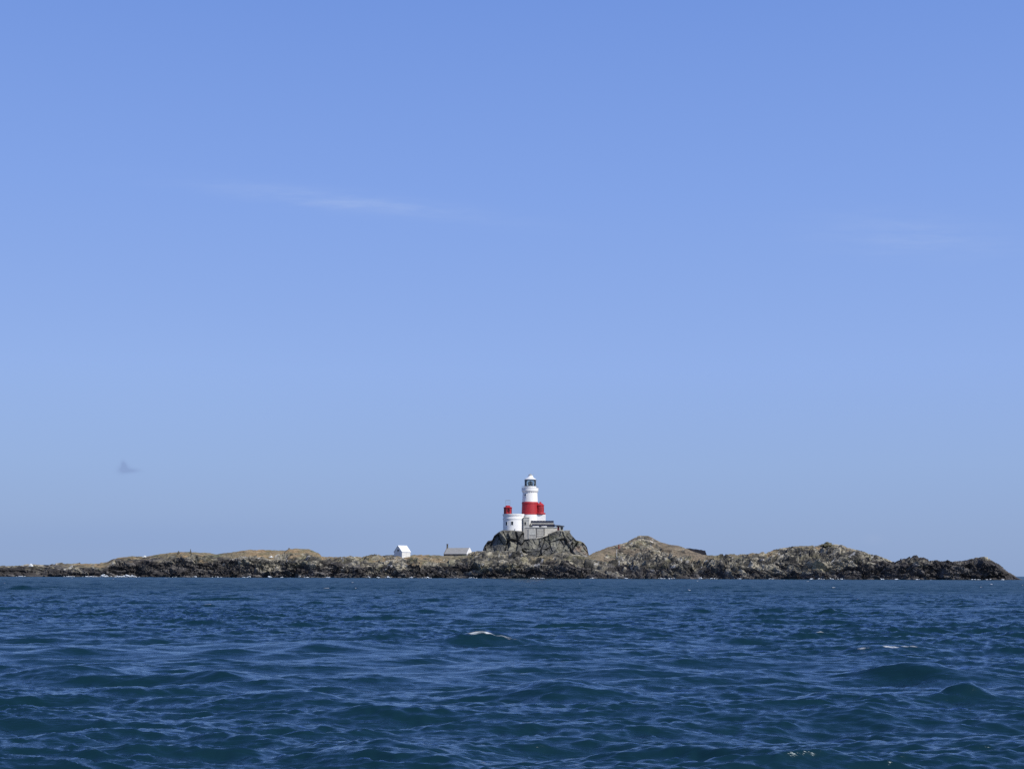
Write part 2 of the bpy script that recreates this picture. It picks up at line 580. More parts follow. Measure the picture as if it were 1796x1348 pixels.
# ------------------------------------------------------------------ island terrain
def rock_material(name, strat=None, dip=0.0):
    m = bpy.data.materials.new(name)
    m.use_nodes = True
    nt = m.node_tree
    pb = nt.nodes['Principled BSDF']
    pb.inputs['Roughness'].default_value = 0.92
    pb.inputs['Specular IOR Level'].default_value = 0.25
    g = nt.nodes.new('ShaderNodeNewGeometry')
    at = nt.nodes.new('ShaderNodeAttribute')
    at.attribute_name = 'Col'
    n = nt.nodes.new('ShaderNodeTexNoise')
    n.inputs['Scale'].default_value = 0.9
    n.inputs['Detail'].default_value = 8
    n.inputs['Roughness'].default_value = 0.72
    if strat:
        mp = nt.nodes.new('ShaderNodeMapping')
        mp.vector_type = 'TEXTURE'
        mp.inputs['Rotation'].default_value = (0, dip, 0)
        mp.inputs['Scale'].default_value = strat
        nt.links.new(g.outputs['Position'], mp.inputs[0])
        nt.links.new(mp.outputs[0], n.inputs['Vector'])
    else:
        nt.links.new(g.outputs['Position'], n.inputs['Vector'])
    r = nt.nodes.new('ShaderNodeMapRange')
    r.inputs['From Min'].default_value = 0.32
    r.inputs['From Max'].default_value = 0.68
    r.inputs['To Min'].default_value = 0.42 if strat else 0.62
    r.inputs['To Max'].default_value = 1.62 if strat else 1.38
    nt.links.new(n.outputs[0], r.inputs['Value'])
    mx = nt.nodes.new('ShaderNodeMix')
    mx.data_type = 'RGBA'; mx.blend_type = 'MULTIPLY'
    mx.inputs[0].default_value = 1
    nt.links.new(at.outputs['Color'], mx.inputs[6])
    nt.links.new(r.outputs[0], mx.inputs[7])
    nt.links.new(mx.outputs[2], pb.inputs['Base Color'])
    bp = nt.nodes.new('ShaderNodeBump')
    bp.inputs['Strength'].default_value = 0.9
    bp.inputs['Distance'].default_value = 0.35
    nt.links.new(n.outputs[0], bp.inputs['Height'])
    nt.links.new(bp.outputs[0], pb.inputs['Normal'])
    return m


ROCK = rock_material('weathered_rock')
LEDGE = rock_material('bedded_rock', (2.6, 1.6, .62), R(16))

SKY = [(-160, 1004), (-120, 996), (-60, 992), (0, 992), (50, 991), (95, 991), (102, 989), (110, 988), (150, 988), (170, 988), (188, 985), (198, 980), (210, 977),
       (230, 975), (260, 975), (280, 972), (300, 969), (320, 968), (340, 968), (360, 969), (380, 971), (390, 970), (405, 968), (430, 965),
       (460, 964), (500, 965), (506, 962), (520, 961.5), (540, 962), (550, 966), (558, 970), (564, 975), (600, 976), (640, 975.5), (690, 973.8),
       (720, 973.8), (740, 973), (760, 972), (780, 974), (800, 974), (826, 971), (836, 967), (850, 967), (870, 968), (890, 968.5), (905, 967), (915, 968),
       (926, 972), (936, 976), (960, 973), (975, 970), (990, 968), (1010, 972), (1030, 974), (1036, 972), (1050, 966), (1065, 960),
       (1080, 956), (1100, 951), (1110, 945), (1120, 941), (1128, 939), (1140, 940), (1150, 945), (1160, 950), (1170, 953), (1180, 955),
       (1195, 958), (1207, 962), (1220, 968), (1238, 973), (1260, 974), (1290, 972), (1310, 971), (1320, 970), (1346, 970), (1355, 966),
       (1370, 962), (1390, 958), (1410, 956), (1437, 956), (1445, 954), (1465, 954), (1480, 956), (1495, 962), (1510, 966), (1525, 971),
       (1540, 976), (1560, 983), (1570, 986), (1580, 983), (1590, 981), (1605, 980), (1620, 982), (1632, 985), (1645, 984), (1680, 984),
       (1700, 982), (1712, 981), (1727, 981), (1735, 985), (1745, 989), (1756, 995), (1765, 1002), (1774, 1007), (1782, 1012), (1800, 1020)]


def tab(px, pairs):
    return np.interp(px, [p for p, _ in pairs], [v for _, v in pairs])


YS0 = 600.0


def ridge_y(px):
    return tab(px, [(-160, 612), (0, 614), (170, 616), (210, 632), (300, 640), (550, 640), (600, 630), (760, 634), (820, 640), (850, 628),
                    (930, 626), (1030, 634), (1060, 655), (1130, 675), (1200, 665), (1250, 640), (1340, 640), (1440, 655), (1540, 640), (1580, 622), (1720, 620), (1790, 612)])


def shore_y(X):
    return YS0 + 5.0 * fbm(X / 34, X * 0 + 3.3, X * 0, 71, 3) + 3.0 * fbm(X / 8, X * 0 + 8.3, X * 0, 75, 3)


def px_of(X, Y):
    return 898 + F * X / (Y * math.cos(PITCH))


def ridge_z(px, Yr):
    pyt = tab(px, SKY)
    # inverse projection, vectorised
    dz_ = fwd.z + rt.z * ((px - 898) / F) + up.z * ((674 - pyt) / F)
    dy_ = fwd.y + rt.y * ((px - 898) / F) + up.y * ((674 - pyt) / F)
    return H_CAM + dz_ / dy_ * Yr


CLIFF = [(-160, .5), (170, .5), (200, .62), (400, .62), (480, .45), (560, .55), (620, .45), (760, .5), (850, .42), (1000, .35), (1100, .2), (1250, .42), (1450, .3), (1560, .7), (1790, .8)]
TG = [(-160, .3), (180, .25), (230, .12), (340, .2), (400, .3), (560, .5), (600, .35), (740, .3), (860, .5), (930, .4), (1030, .45), (1240, .5), (1300, .6), (1796, .8)]
DARK = [(-160, 3), (0, 3.2), (180, 4), (200, 7.0), (300, 7.4), (400, 7.0), (450, 5), (550, 4.6), (570, 6), (620, 5), (660, 3.4), (720, 4), (770, 5.2), (830, 3.6), (860, 3.2), (930, 5),
        (1000, 4.6), (1100, 4.8), (1200, 3.6), (1300, 4.4), (1400, 5), (1500, 6), (1560, 9), (1796, 11)]
GRASS = [(-160, .25), (90, .35), (110, .55), (190, .7), (260, 1), (440, 1), (540, .85), (570, .5), (740, .6), (780, .8), (835, .4), (860, .25), (925, .3), (942, .75), (962, .7), (985, .25), (1025, .4), (1040, .95), (1065, .8), (1090, .62), (1140, .42), (1165, .65), (1200, .7), (1225, .95), (1245, .9), (1270, .45), (1340, .35), (1440, .5), (1500, .25), (1560, 0), (1796, 0)]


def terrain_base(X, Y):
    Yr0 = 640.0
    px = px_of(X, Y)
    Yr = ridge_y(px)
    Ys = shore_y(X)
    Hh = ridge_z(px, Yr)
    t = (Y - Ys) / (Yr - Ys)
    c = tab(px, CLIFF)
    tc_ = 0.16
    hill = sstep(1030, 1070, px) * (1 - sstep(1210, 1260, px))
    g = np.clip(t, 0, 1)
    gg = np.where(hill > 0, (1 - hill) * g ** 0.8 + hill * (0.35 * sstep(0, .5, g) + .65 * sstep(.45, 1.0, g)), g ** 0.8)
    up_ = c * sstep(-.04, tc_, t) + (1 - c) * gg
    back = np.clip((Y - Yr) / 55.0, 0, 1.3)
    z = np.where(t < 0, np.maximum(t * 14, -3) + Hh * c * sstep(-.04, tc_, t), Hh * up_)
    z = np.where(t > 1, Hh * (1 - back ** 1.6) - 2 * back, z)
    return z, t, px, Hh


def rock_fields(X, Y, Z, dip):
    """strata coordinates: rotated so that beds dip to the right"""
    sx = X * np.cos(dip) - Z * np.sin(dip)
    sz = X * np.sin(dip) + Z * np.cos(dip)
    sx = sx + 1.2 * fbm(X / 7, Y / 7, Z / 7, 31, 3)
    sz = sz + 0.8 * fbm(X / 6, Y / 6, Z / 6, 37, 3)
    f1 = facets(sx, Y, sz, (15, 10, 3.8), 101)
    f2 = facets(sx + .7, Y, sz, (6.4, 4.6, 1.5), 211)
    f3 = facets(sx + .3, Y, sz, (2.8, 2.2, .7), 307)
    f4 = facets(sx, Y, sz, (1.3, 1.2, .45), 401)
    return f1, f2, f3, f4


def build_terrain():
    xs = np.arange(-262, 226, 0.29)
    ys = np.concatenate([np.arange(-7, 16, 0.2), np.arange(16, 82, 0.38), np.arange(82, 140, 1.6)])
    X, dY = np.meshgrid(xs, ys, indexing='xy')
    X = X + 0.0
    Y = 600 + dY
    z, t, px, Hh = terrain_base(X, Y)
    shp = X.shape
    x, y, zz = X.ravel(), Y.ravel(), z.ravel()
    px = px.ravel(); t = t.ravel(); Hh = Hh.ravel()
    dip = R(15) * sstep(800, 1350, px) + R(8)
    f1, f2, f3, f4 = rock_fields(x, y, zz, dip)
    f_sz = x * np.sin(dip) + zz * np.cos(dip) + .8 * fbm(x / 6, y / 6, zz / 6, 37, 3)
    gr = tab(px, GRASS)
    gn = fbm(x / 5.5, y / 9, zz / 3, 51, 4)
    grass = np.clip(sstep(-.2, .2, t - tab(px, TG) + .30 * gn) * gr, 0, 1) * (1 - sstep(1.3, 1.8, t) * 0)
    gn2 = fbm(x / 1.9, y / 3, zz / 1.1, 53, 4)
    grass = sstep(.40, .62, grass + .45 * gn + .42 * gn2) * (gr > .02)
    low = np.clip(Hh / 9.0, .35, 1.0)
    rough = (1 - .66 * grass) * low
    rough = rough * (1 - 0.62 * sstep(.68, .98, t) * (1 - sstep(1.1, 1.4, t)))
    rough = rough * (1 - .35 * sstep(1035, 1070, px) * (1 - sstep(1210, 1250, px)) * sstep(.4, .7, t))
    d = rough * (1.9 * f1[0] + 1.15 * f2[0] + .66 * f3[0] + .24 * f4[0])
    d = d - rough * .8 * (1 - sstep(0, .10, f2[2])) - rough * 1.3 * (1 - sstep(0, .08, f1[2])) - rough * .3 * (1 - sstep(0, .12, f3[2]))
    d = d + grass * (.35 * fbm(x / 3, y / 3, zz, 61, 4))
    cav = 2.6 * np.clip(fbm(x / 11, y / 40, zz / 9, 91, 3) - .12, 0, 1) * (1 - sstep(.1, .5, t)) * sstep(.0, .12, t)
    saw = ((f_sz / 2.1 + .9 * vnoise(x / 5, y / 5, zz / 3, 77)) % 1.0)
    saw2 = ((f_sz / .85 + .9 * vnoise(x / 2.3, y / 3, zz / 2, 79)) % 1.0)
    d = d + rough * (1.5 * saw + .6 * saw2 - 1.0)
    gy = np.gradient(z, axis=0) / np.gradient(Y, axis=0)
    gy = np.clip(gy, -1.2, 2.2).ravel()
    ny, nz_ = -gy / np.hypot(1, gy), 1 / np.hypot(1, gy)
    ny = np.minimum(ny, -.25)
    Y2 = y + .95 * ny * d + cav * 3.0
    Z2 = zz + .80 * nz_ * d
    X2 = x + .15 * d
    # colours (surface materials only)
    n1 = fbm(x / 3.5, y / 3.5, zz / 2, 81, 5)
    n2 = fbm(x / 14, y / 14, zz / 8, 83, 3)
    zd = tab(px, DARK)
    dark = 1 - sstep(-1.6, 1.9, Z2 - zd + 4.2 * n2 + 1.6 * n1 + 2.6 * (f3[1] - .5) + 1.6 * (f2[1] - .5))
    pale = np.stack([.262 + 0 * n1, .240 + 0 * n1, .185 + 0 * n1], -1)
    greyc = np.array([.070, .067, .058])
    mixp = sstep(-.22, .42, n1 + .5 * (f2[1] - .5) + .25 * (f3[1] - .5) + .35 * n2)[:, None]
    rock = greyc + (pale - greyc) * mixp
    ol = sstep(.05, .4, fbm(x / 6, y / 8, zz / 4, 95, 4))[:, None] * .55
    rock = rock * (1 - ol) + np.array([.20, .185, .11]) * ol
    dk = np.array([.038, .035, .034]) + np.clip(f2[1] - .45, 0, 1)[:, None] * np.array([.14, .132, .12])
    dk = dk + (sstep(.15, .5, n1)[:, None]) * np.array([.035, .034, .035])
    gcol = np.array([.160, .138, .090]) + sstep(-.1, .5, n2)[:, None] * np.array([.075, .03, .005]) - sstep(.1, .5, fbm(x / 4, y / 6, zz, 97, 4))[:, None] * np.array([.085, .045, .03])
    brown = (sstep(1030, 1060, px) * (1 - sstep(1230, 1260, px)))[:, None]
    gcol = gcol * (1 - brown) + np.array([.150, .122, .085]) * brown * (1 + .4 * n1[:, None])
    tone = (.58 + .36 * f2[1] + .30 * f3[1] + .18 * f4[1])[:, None]
    c = rock * tone
    g_ = grass[:, None] * (.80 + .2 * sstep(-.4, .4, n1)[:, None])
    c = c * (1 - g_) + gcol * g_
    c = c * (1 - dark[:, None]) + dk * dark[:, None]
    guano = sstep(.34, .5, fbm(x / 2.2, y / 2.2, zz / 1.2, 99, 3) * (f3[1] > .55)) * (grass < .5) * sstep(2.0, 3.5, Z2) * (1 - dark * .7)
    c = c * (1 - guano[:, None] * .55) + .5 * guano[:, None] * .55
    o = grid_mesh('island', X2.reshape(shp), Y2.reshape(shp), Z2.reshape(shp), LEDGE, colors=np.clip(c, .006, .8))
    tag(o, kind='structure')


build_terrain()


def seat(px, py, fallback):
    """depth at which the island surface lies behind a direction"""
    ok, loc, _n, _i = bpy.data.objects['island'].ray_cast(Vector((0, 0, H_CAM)), ray(px, py).normalized())
    return loc.y if ok else fallback


# ------------------------------------------------------------------ knoll under the lighthouse
KN = [(845, 975), (849.5, 959.5), (856, 950), (864, 948), (867.5, 940), (876, 933.5), (882, 931), (900, 931), (918, 933), (921, 944), (938, 944.5), (950, 941), (964, 936), (977, 931), (980, 931),
      (999, 932), (1003, 938.5), (1011, 948), (1020, 950), (1026, 953), (1031, 960), (1034, 973), (1037, 990)]
YK = 645.0


def build_knoll():
    xs = np.arange(-18, 42, 0.22)
    ts = np.concatenate([np.linspace(0, 1, 150), np.linspace(1.01, 2.0, 60)])
    X, T = np.meshgrid(xs, ts, indexing='xy')
    px = px_of(X, YK)
    top_y = tab(px, KN)
    dz_ = fwd.z + rt.z * ((px - 898) / F) + up.z * ((674 - top_y) / F)
    dy_ = fwd.y + rt.y * ((px - 898) / F) + up.y * ((674 - top_y) / F)
    Zt = H_CAM + dz_ / dy_ * YK
    bulge = 9 * np.cos((px - 938) / 98 * math.pi / 2).clip(0, 1)
    Yf = YK - bulge * .2 - 1.5
    # face from z=5 up to the rim, then plateau, then down
    zb = 4.0
    face = np.clip(T, 0, 1)
    Z = zb + (np.maximum(Zt, zb) - zb) * face
    Y = Yf - 9 * (1 - face) ** 1.3 + 0.0
    back = np.clip(T - 1, 0, 1)
    Y = Y + back * 42
    Z = np.where(T > 1, Z + .5 * sstep(0, .12, back) - (Zt - zb) * sstep(.62, 1, back), Z)
    shp = X.shape
    x, y, z = X.ravel(), Y.ravel(), Z.ravel()
    t = T.ravel()
    sx = x + 1.0 * fbm(x / 6, y / 6, z / 6, 131, 3)
    f1 = facets(sx + .25 * z, y, z, (7.5, 9, 15), 501)
    f2 = facets(sx - .15 * z, y, z, (3.1, 4.2, 6.0), 511)
    f3 = facets(sx, y, z + .2 * x, (1.3, 1.7, 2.0), 521)
    f4 = facets(sx, y, z, (.6, .7, .55), 531)
    rough = (1 - .85 * sstep(.97, 1.03, t) * (1 - sstep(1.5, 1.7, t)))
    d = rough * (3.6 * f1[0] + 1.3 * f2[0] + .36 * f3[0] + .14 * f4[0])
    d = d - rough * 1.2 * (1 - sstep(0, .05, f1[2])) - rough * .0 * (1 - sstep(0, .07, f2[2]))
    edge = 1 - sstep(.7, 1.0, t) * .75
    Y2 = y - .9 * d
    Z2 = z + .3 * d * edge
    X2 = x + .25 * d * edge
    n1 = fbm(x / 3, y / 3, z / 3, 141, 5)
    base = np.array([.105, .105, .098])
    lichen = np.array([.185, .18, .145])
    orange = np.array([.26, .18, .13])
    mp = sstep(-.15, .45, n1 + .6 * (f2[1] - .5))[:, None]
    c = base * (1 - mp) + lichen * mp
    og = (sstep(.18, .42, fbm(x / 4, y / 4, z / 4, 151, 3)) * sstep(985, 1020, px.ravel()))[:, None]
    c = c * (1 - og * .6) + orange * og * .6
    grn = (sstep(.05, .4, fbm(x / 4, y / 4, z / 3, 161, 3)) * sstep(.55, .95, t))[:, None] * .6
    c = c * (1 - grn) + np.array([.15, .15, .085]) * grn
    c = c * (.55 + .5 * f2[1] + .4 * f3[1])[:, None]
    wk = (1 - sstep(6, 10, z + 2 * n1))[:, None] * .0
    o = grid_mesh('rock_outcrop', X2.reshape(shp), Y2.reshape(shp), Z2.reshape(shp), ROCK, colors=np.clip(c, .006, .8))
    tag(o, kind='structure')


build_knoll()

# ------------------------------------------------------------------ materials for the buildings
M_WHITE = mat('white_masonry_paint', (.80, .80, .78), (.70, .69, .66), 0.8, .75, .08, stretch=(1.4, 1.4, .35), lo=.5, hi=.8)
M_RED = mat('red_masonry_paint', (.40, .018, .026), (.33, .016, .022), 1.0, .55, .04, stretch=(1.5, 1.5, .4))
M_REDM = mat('red_metal_paint', (.42, .016, .022), (.30, .014, .018), 1.6, .45)
M_GLASS = mat('window_glass', (.03, .035, .04), None, rough=.12)
M_DARKFRAME = mat('dark_window_frame', (.10, .11, .12), None, rough=.5)
M_STEEL = mat('galvanised_steel', (.30, .32, .34), (.22, .23, .24), 3, .5, metallic=.3)
M_RENDER = mat('grey_stone_render', (.40, .39, .36), (.27, .265, .25), 1.1, .9, .5, lo=.35, hi=.7, c3=(.50, .48, .42), scale3=.9)
M_CREAM = mat('weathered_cream_render', (.60, .57, .48), (.40, .37, .31), 1.1, .9, .4, lo=.4, hi=.7)
M_GREYWALL = mat('pale_grey_render', (.47, .47, .44), (.33, .33, .30), 1.3, .9, .3, lo=.4, hi=.7)
M_PANEL = mat('solar_panel_glass', (.010, .012, .026), (.016, .020, .04), 2.0, .45)
M_PANEL.node_tree.nodes['Principled BSDF'].inputs['Specular IOR Level'].default_value = .25
M_ROOFDK = mat('dark_roofing', (.035, .037, .045), (.06, .06, .07), 2.0, .7)
M_DOORRED = mat('dark_red_door_paint', (.10, .008, .014), None, rough=.5)
M_SLATE = mat('grey_slate', (.30, .30, .29), (.21, .21, .20), 1.6, .8, .3, stretch=(.6, 2.5, 2.5), lo=.35, hi=.7)
M_WHITEROOF = mat('white_roof_paint', (.76, .78, .80), (.60, .62, .64), 1.2, .6, .05)
M_OLDWHITE = mat('old_limewash', (.70, .70, .67), (.50, .49, .46), 1.0, .85, .15, stretch=(.4, .4, 2.4), lo=.45, hi=.75)
M_BROWNWALL = mat('brown_stone_wall', (.22, .18, .15), (.13, .11, .095), 1.5, .9, .5)
M_SHADEROCK = mat('shaded_rock', (.008, .010, .018), (.016, .017, .028), .9, .9, .8)  # shade on the wedge slab is painted in as near-black blue
M_CAIRN = mat('cairn_stone', (.07, .065, .06), (.13, .12, .09), 2.2, .9, .6)
M_RUST = mat('rusty_metal', (.19, .06, .035), (.11, .04, .03), 2.5, .8)
M_GUANO = mat('whitened_rock', (.72, .74, .72), (.55, .57, .55), 1.5, .9, .3)

# lens / lantern glass
M_LGLASS = bpy.data.materials.new('lantern_glass')
M_LGLASS.use_nodes = True
_nt = M_LGLASS.node_tree
_nt.nodes.remove(_nt.nodes['Principled BSDF'])
_tr = _nt.nodes.new('ShaderNodeBsdfTransparent'); _tr.inputs[0].default_value = (.80, .87, .88, 1)
_gl = _nt.nodes.new('ShaderNodeBsdfGlossy'); _gl.inputs['Roughness'].default_value = .05
_fr = _nt.nodes.new('ShaderNodeFresnel'); _fr.inputs[0].default_value = 1.5
_mx = _nt.nodes.new('ShaderNodeMixShader')
_nt.links.new(_fr.outputs[0], _mx.inputs[0]); _nt.links.new(_tr.outputs[0], _mx.inputs[1]); _nt.links.new(_gl.outputs[0], _mx.inputs[2])
_nt.links.new(_mx.outputs[0], _nt.nodes['Material Output'].inputs[0])

s_ = lambda Y: Y / F / math.cos(PITCH) * 0.9825   # metres per pixel, vertical/horizontal


def zz(px, py, Y): return P(px, py, Y).z


def xx(px, py, Y): return P(px, py, Y).x


# ------------------------------------------------------------------ main lighthouse
YL = 656.0
MP = (P(940, 900, YL).x - P(920, 900, YL).x) / 20
base = P(929.5, 929, YL)
zl = lambda py: P(929.5, py, YL).z - base.z
xl = lambda px: P(px, 880, YL).x - base.x
lh = thing('lighthouse', base, 'tall white lighthouse tower with a broad red band and a glazed lantern on top', 'lighthouse')
bm = bmesh.new()
r_top, r_mid, r_bot = 13.6 * MP, 14.3 * MP, 15.0 * MP
lathe(bm, [(r_bot, zl(938)), (r_bot * .995, zl(902.2))], 64, cap=True)
link_bm('tower_base', bm, M_WHITE, lh, True)
bm = bmesh.new()
lathe(bm, [(r_bot * 1.012, zl(902.2)), (r_bot * 1.012, zl(900.6)), (r_bot * .985, zl(900.2)), (r_mid * .985, zl(883.4)), (r_mid * 1.02, zl(883.0)), (r_mid * 1.02, zl(881.6)), (r_mid * .97, zl(880))], 64)
link_bm('red_band', bm, M_RED, lh, True)
bm = bmesh.new()
lathe(bm, [(r_mid * .955, zl(880)), (r_top * .955, zl(865)), (r_top * .95, zl(863.5)), (r_top * 1.0, zl(863)), (r_top * 1.06, zl(861.2)), (r_top * 1.08, zl(861)),
           (r_top * 1.08, zl(856.4)), (r_top * 1.10, zl(856.2)), (r_top * 1.10, zl(855.6)), (r_top * .98, zl(855.6)), (r_top * .98, zl(858)), (0, zl(858))], 64)
link_bm('upper_tower', bm, M_WHITE, lh, True)
bm = bmesh.new()
lathe(bm, [(10.9 * MP, zl(858)), (10.9 * MP, zl(853.6)), (11.2 * MP, zl(853.4)), (11.2 * MP, zl(852.8)), (0, zl(852.8))], 32, cx=.3 * MP)
link_bm('lantern_base', bm, M_WHITE, lh, True)
# corbels under the parapet
for i in range(24):
    a = 2 * math.pi * i / 24
    bm = bmesh.new()
    rot = Matrix.Rotation(a, 3, 'Z')
    box(bm, r_top * .94, r_top * 1.02, -.16, .16, zl(863.2), zl(861.3), rot)
    link_bm('corbel', bm, M_WHITE, lh)
# lantern
lcx = .6 * MP
rl = 10.1 * MP
bm = bmesh.new()
lathe(bm, [(rl * .97, zl(852.8)), (rl * .97, zl(841.0))], 24, cx=lcx, cap=False)
glz = link_bm('lantern_glazing', bm, M_LGLASS, lh, True)
bm = bmesh.new()
nseg = 12
z0, z1 = zl(852.8), zl(841.0)
for lev in (0, .5, 1):
    ring_tube(bm, lcx, 0, z0 + (z1 - z0) * lev, rl, .055 if lev == .5 else .10, 24)
for i in range(nseg):
    a = 2 * math.pi * i / nseg
    for sg in (1, -1):
        b = a + sg * 2 * math.pi / nseg
        p0 = (lcx + rl * math.cos(a), rl * math.sin(a), z0)
        mid = (lcx + rl * math.cos((a + b) / 2), rl * math.sin((a + b) / 2), (z0 + z1) / 2)
        p1 = (lcx + rl * math.cos(b), rl * math.sin(b), z1)
        tube(bm, p0, mid, .065, 6); tube(bm, mid, p1, .065, 6)
link_bm('lantern_frame', bm, mat('lantern_grey_paint', (.20, .23, .25), None, rough=.5), lh)
bm = bmesh.new()
lathe(bm, [(.0, z0), (1.15, z0), (1.15, z0 + .5), (.75, z0 + .6), (1.05, z0 + 1.0), (1.15, z0 + 1.5), (1.05, z0 + 2.0), (.7, z0 + 2.4), (.0, z0 + 2.45)], 16, cx=lcx)
link_bm('lens', bm, mat('lens_glass', (.06, .09, .07), (.16, .22, .17), 3, .15), lh, True)
bm = bmesh.new()
zr = zl(841.0)
lathe(bm, [(rl * 1.0, zr - .02), (rl * 1.02, zr + .18), (rl * .93, zr + .42), (rl * .70, zr + .72), (rl * .52, zr + 1.15), (rl * .42, zr + 1.7), (rl * .40, zr + 1.9), (rl * .40, zr + 2.0)], 32, cx=lcx)
roof = link_bm('lantern_roof', bm, M_WHITEROOF, lh, True)
bm = bmesh.new()
lathe(bm, [(rl * .30, zr + 2.0), (rl * .33, zr + 2.3), (rl * .22, zr + 2.52), (0, zr + 2.6)], 16, cx=lcx)
tube(bm, (lcx, 0, zr + 2.5), (lcx, 0, zr + 3.0), .05)
tube(bm, (lcx + 1.2, 0, zr + .8), (lcx + 1.4, 0, zr + 3.0), .04)
link_bm('roof_vent', bm, mat('roof_vent_metal', (.34, .33, .28), None, rough=.5), lh, True)
bm = bmesh.new()
for k in range(20):
    a = 2 * math.pi * k / 20
    tube(bm, (r_top * 1.05 * math.cos(a), r_top * 1.05 * math.sin(a), zl(855.6)), (r_top * 1.05 * math.cos(a), r_top * 1.05 * math.sin(a), zl(852.6)), .028, 5)
ring_tube(bm, 0, 0, zl(852.6), r_top * 1.05, .03, 32)
link_bm('gallery_rail', bm, M_STEEL, lh)


def curved_window(parent, R_, px_c, cx_px, z_lo, z_hi, w, m=M_GLASS):
    """window proud of a round wall of radius R_, centred so it faces out at its own angle"""
    s = (px_c - cx_px) * MP / R_
    a = math.asin(max(-1, min(1, s)))
    rot = Matrix.Rotation(a, 3, 'Z')
    bm = bmesh.new()
    t = .16
    for (x0, x1, q0, q1) in ((-w / 2 - t, -w / 2, z_lo - t, z_hi + t), (w / 2, w / 2 + t, z_lo - t, z_hi + t), (-w / 2, w / 2, z_hi, z_hi + t), (-w / 2, w / 2, z_lo - t, z_lo)):
        box(bm, x0, x1, -R_ - .06, -R_ + .3, q0, q1, rot)
    fr = link_bm('window_frame', bm, M_WHITE, parent)
    bm = bmesh.new()
    box(bm, -w / 2, w / 2, -R_ + .0, -R_ + .25, z_lo, z_hi, rot)
    box(bm, -.04, .04, -R_ - .04, -R_ + .0, z_lo, z_hi, rot)
    g = link_bm('window_pane', bm, m, fr)
    return fr


curved_window(lh, r_top * .965, 921.2, 929.5, zl(872), zl(866.8), .95)
# attached red stair turret on the right, white below
tcx, tcy = xl(947.6), -.9
rt_ = 6.3 * MP
bm = bmesh.new()
lathe(bm, [(rt_ * 1.0, zl(901.5)), (rt_ * 1.0, zl(887.2)), (rt_ * 1.10, zl(886.6)), (rt_ * 1.10, zl(885.4)), (rt_ * .95, zl(884.9)), (rt_ * .62, zl(882.6)), (rt_ * .2, zl(881.4)), (0, zl(881.2))], 20, cx=tcx, cy=tcy)
bx = box(bm, tcx - 1.6, tcx + rt_ * .9, tcy, 1.0, zl(901.5), zl(885.4))
tur = link_bm('stair_turret', bm, M_RED, lh, True)
bm = bmesh.new()
lathe(bm, [(.42, zl(881.9)), (.42, zl(880.5)), (.5, zl(880.4)), (.3, zl(879.8)), (0, zl(879.7))], 12, cx=tcx, cy=tcy)
link_bm('finial', bm, M_RED, tur, True)
bm = bmesh.new()
lathe(bm, [(rt_ * 1.05, zl(902.2)), (rt_ * 1.42, zl(901.6)), (rt_ * 1.46, zl(899.9)), (rt_ * 1.42, zl(899.3)), (rt_ * 1.02, zl(898.6))], 24, cx=tcx, cy=tcy)
link_bm('turret_ledge', bm, M_RED, tur, True)
for da in (-1.25, -.35):  # darker red panels standing slightly proud of the turret wall
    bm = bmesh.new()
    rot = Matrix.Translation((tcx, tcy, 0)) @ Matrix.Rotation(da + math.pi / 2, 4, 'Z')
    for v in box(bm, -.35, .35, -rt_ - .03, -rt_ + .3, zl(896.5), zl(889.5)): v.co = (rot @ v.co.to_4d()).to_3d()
    link_bm('turret_panel', bm, mat('dark_red_panel_paint', (.24, .012, .02), None, rough=.6), tur)
bm = bmesh.new()
box(bm, 1.0, xl(956.6), -2.6, 4.5, zl(938), zl(902.2))
link_bm('annex_wall', bm, M_WHITE, lh, bevel=.12)

# ------------------------------------------------------------------ low round tower on the left
YR_ = 650.0
MP2 = (P(910, 915, YR_).x - P(890, 915, YR_).x) / 20
b2 = P(900.5, 930.5, YR_)
z2 = lambda py: P(900.5, py, YR_).z - b2.z
rr = 18.2 * MP2
rt2 = thing('round_tower', b2, 'low white drum shaped tower with two small windows left of the tall lighthouse', 'tower')
bm = bmesh.new()
lathe(bm, [(rr * 1.0, z2(938)), (rr * 1.0, z2(911.4)), (rr * 1.025, z2(911.0)), (rr * 1.035, z2(908.6)), (rr * 1.0, z2(908.2)), (rr * 1.0, z2(904.4)), (rr * 1.04, z2(904)), (rr * 1.05, z2(902.2)), (rr * 1.05, z2(901.2)), (rr * .97, z2(901.2)), (rr * .97, z2(903.4)), (0, z2(903.4))], 72)
link_bm('wall', bm, M_WHITE, rt2, True)
MPs = MP
MP = MP2
curved_window(rt2, rr, 888.6, 900.5, z2(921), z2(915.2), .85)
curved_window(rt2, rr, 898.2, 900.5, z2(920.8), z2(914.6), 1.0)
MP = MPs
bm = bmesh.new()
tube(bm, (.7, -rr - .12, z2(927.5)), (.7, -rr - .12, z2(930)), .11)
tube(bm, (.7, -rr + .2, z2(927.5)), (.7, -rr - .35, z2(927.5)), .11)
link_bm('drain_pipe', bm, M_STEEL, rt2, True)
for (pa, pb_) in ((921, 923), (909, 911)):
    pass
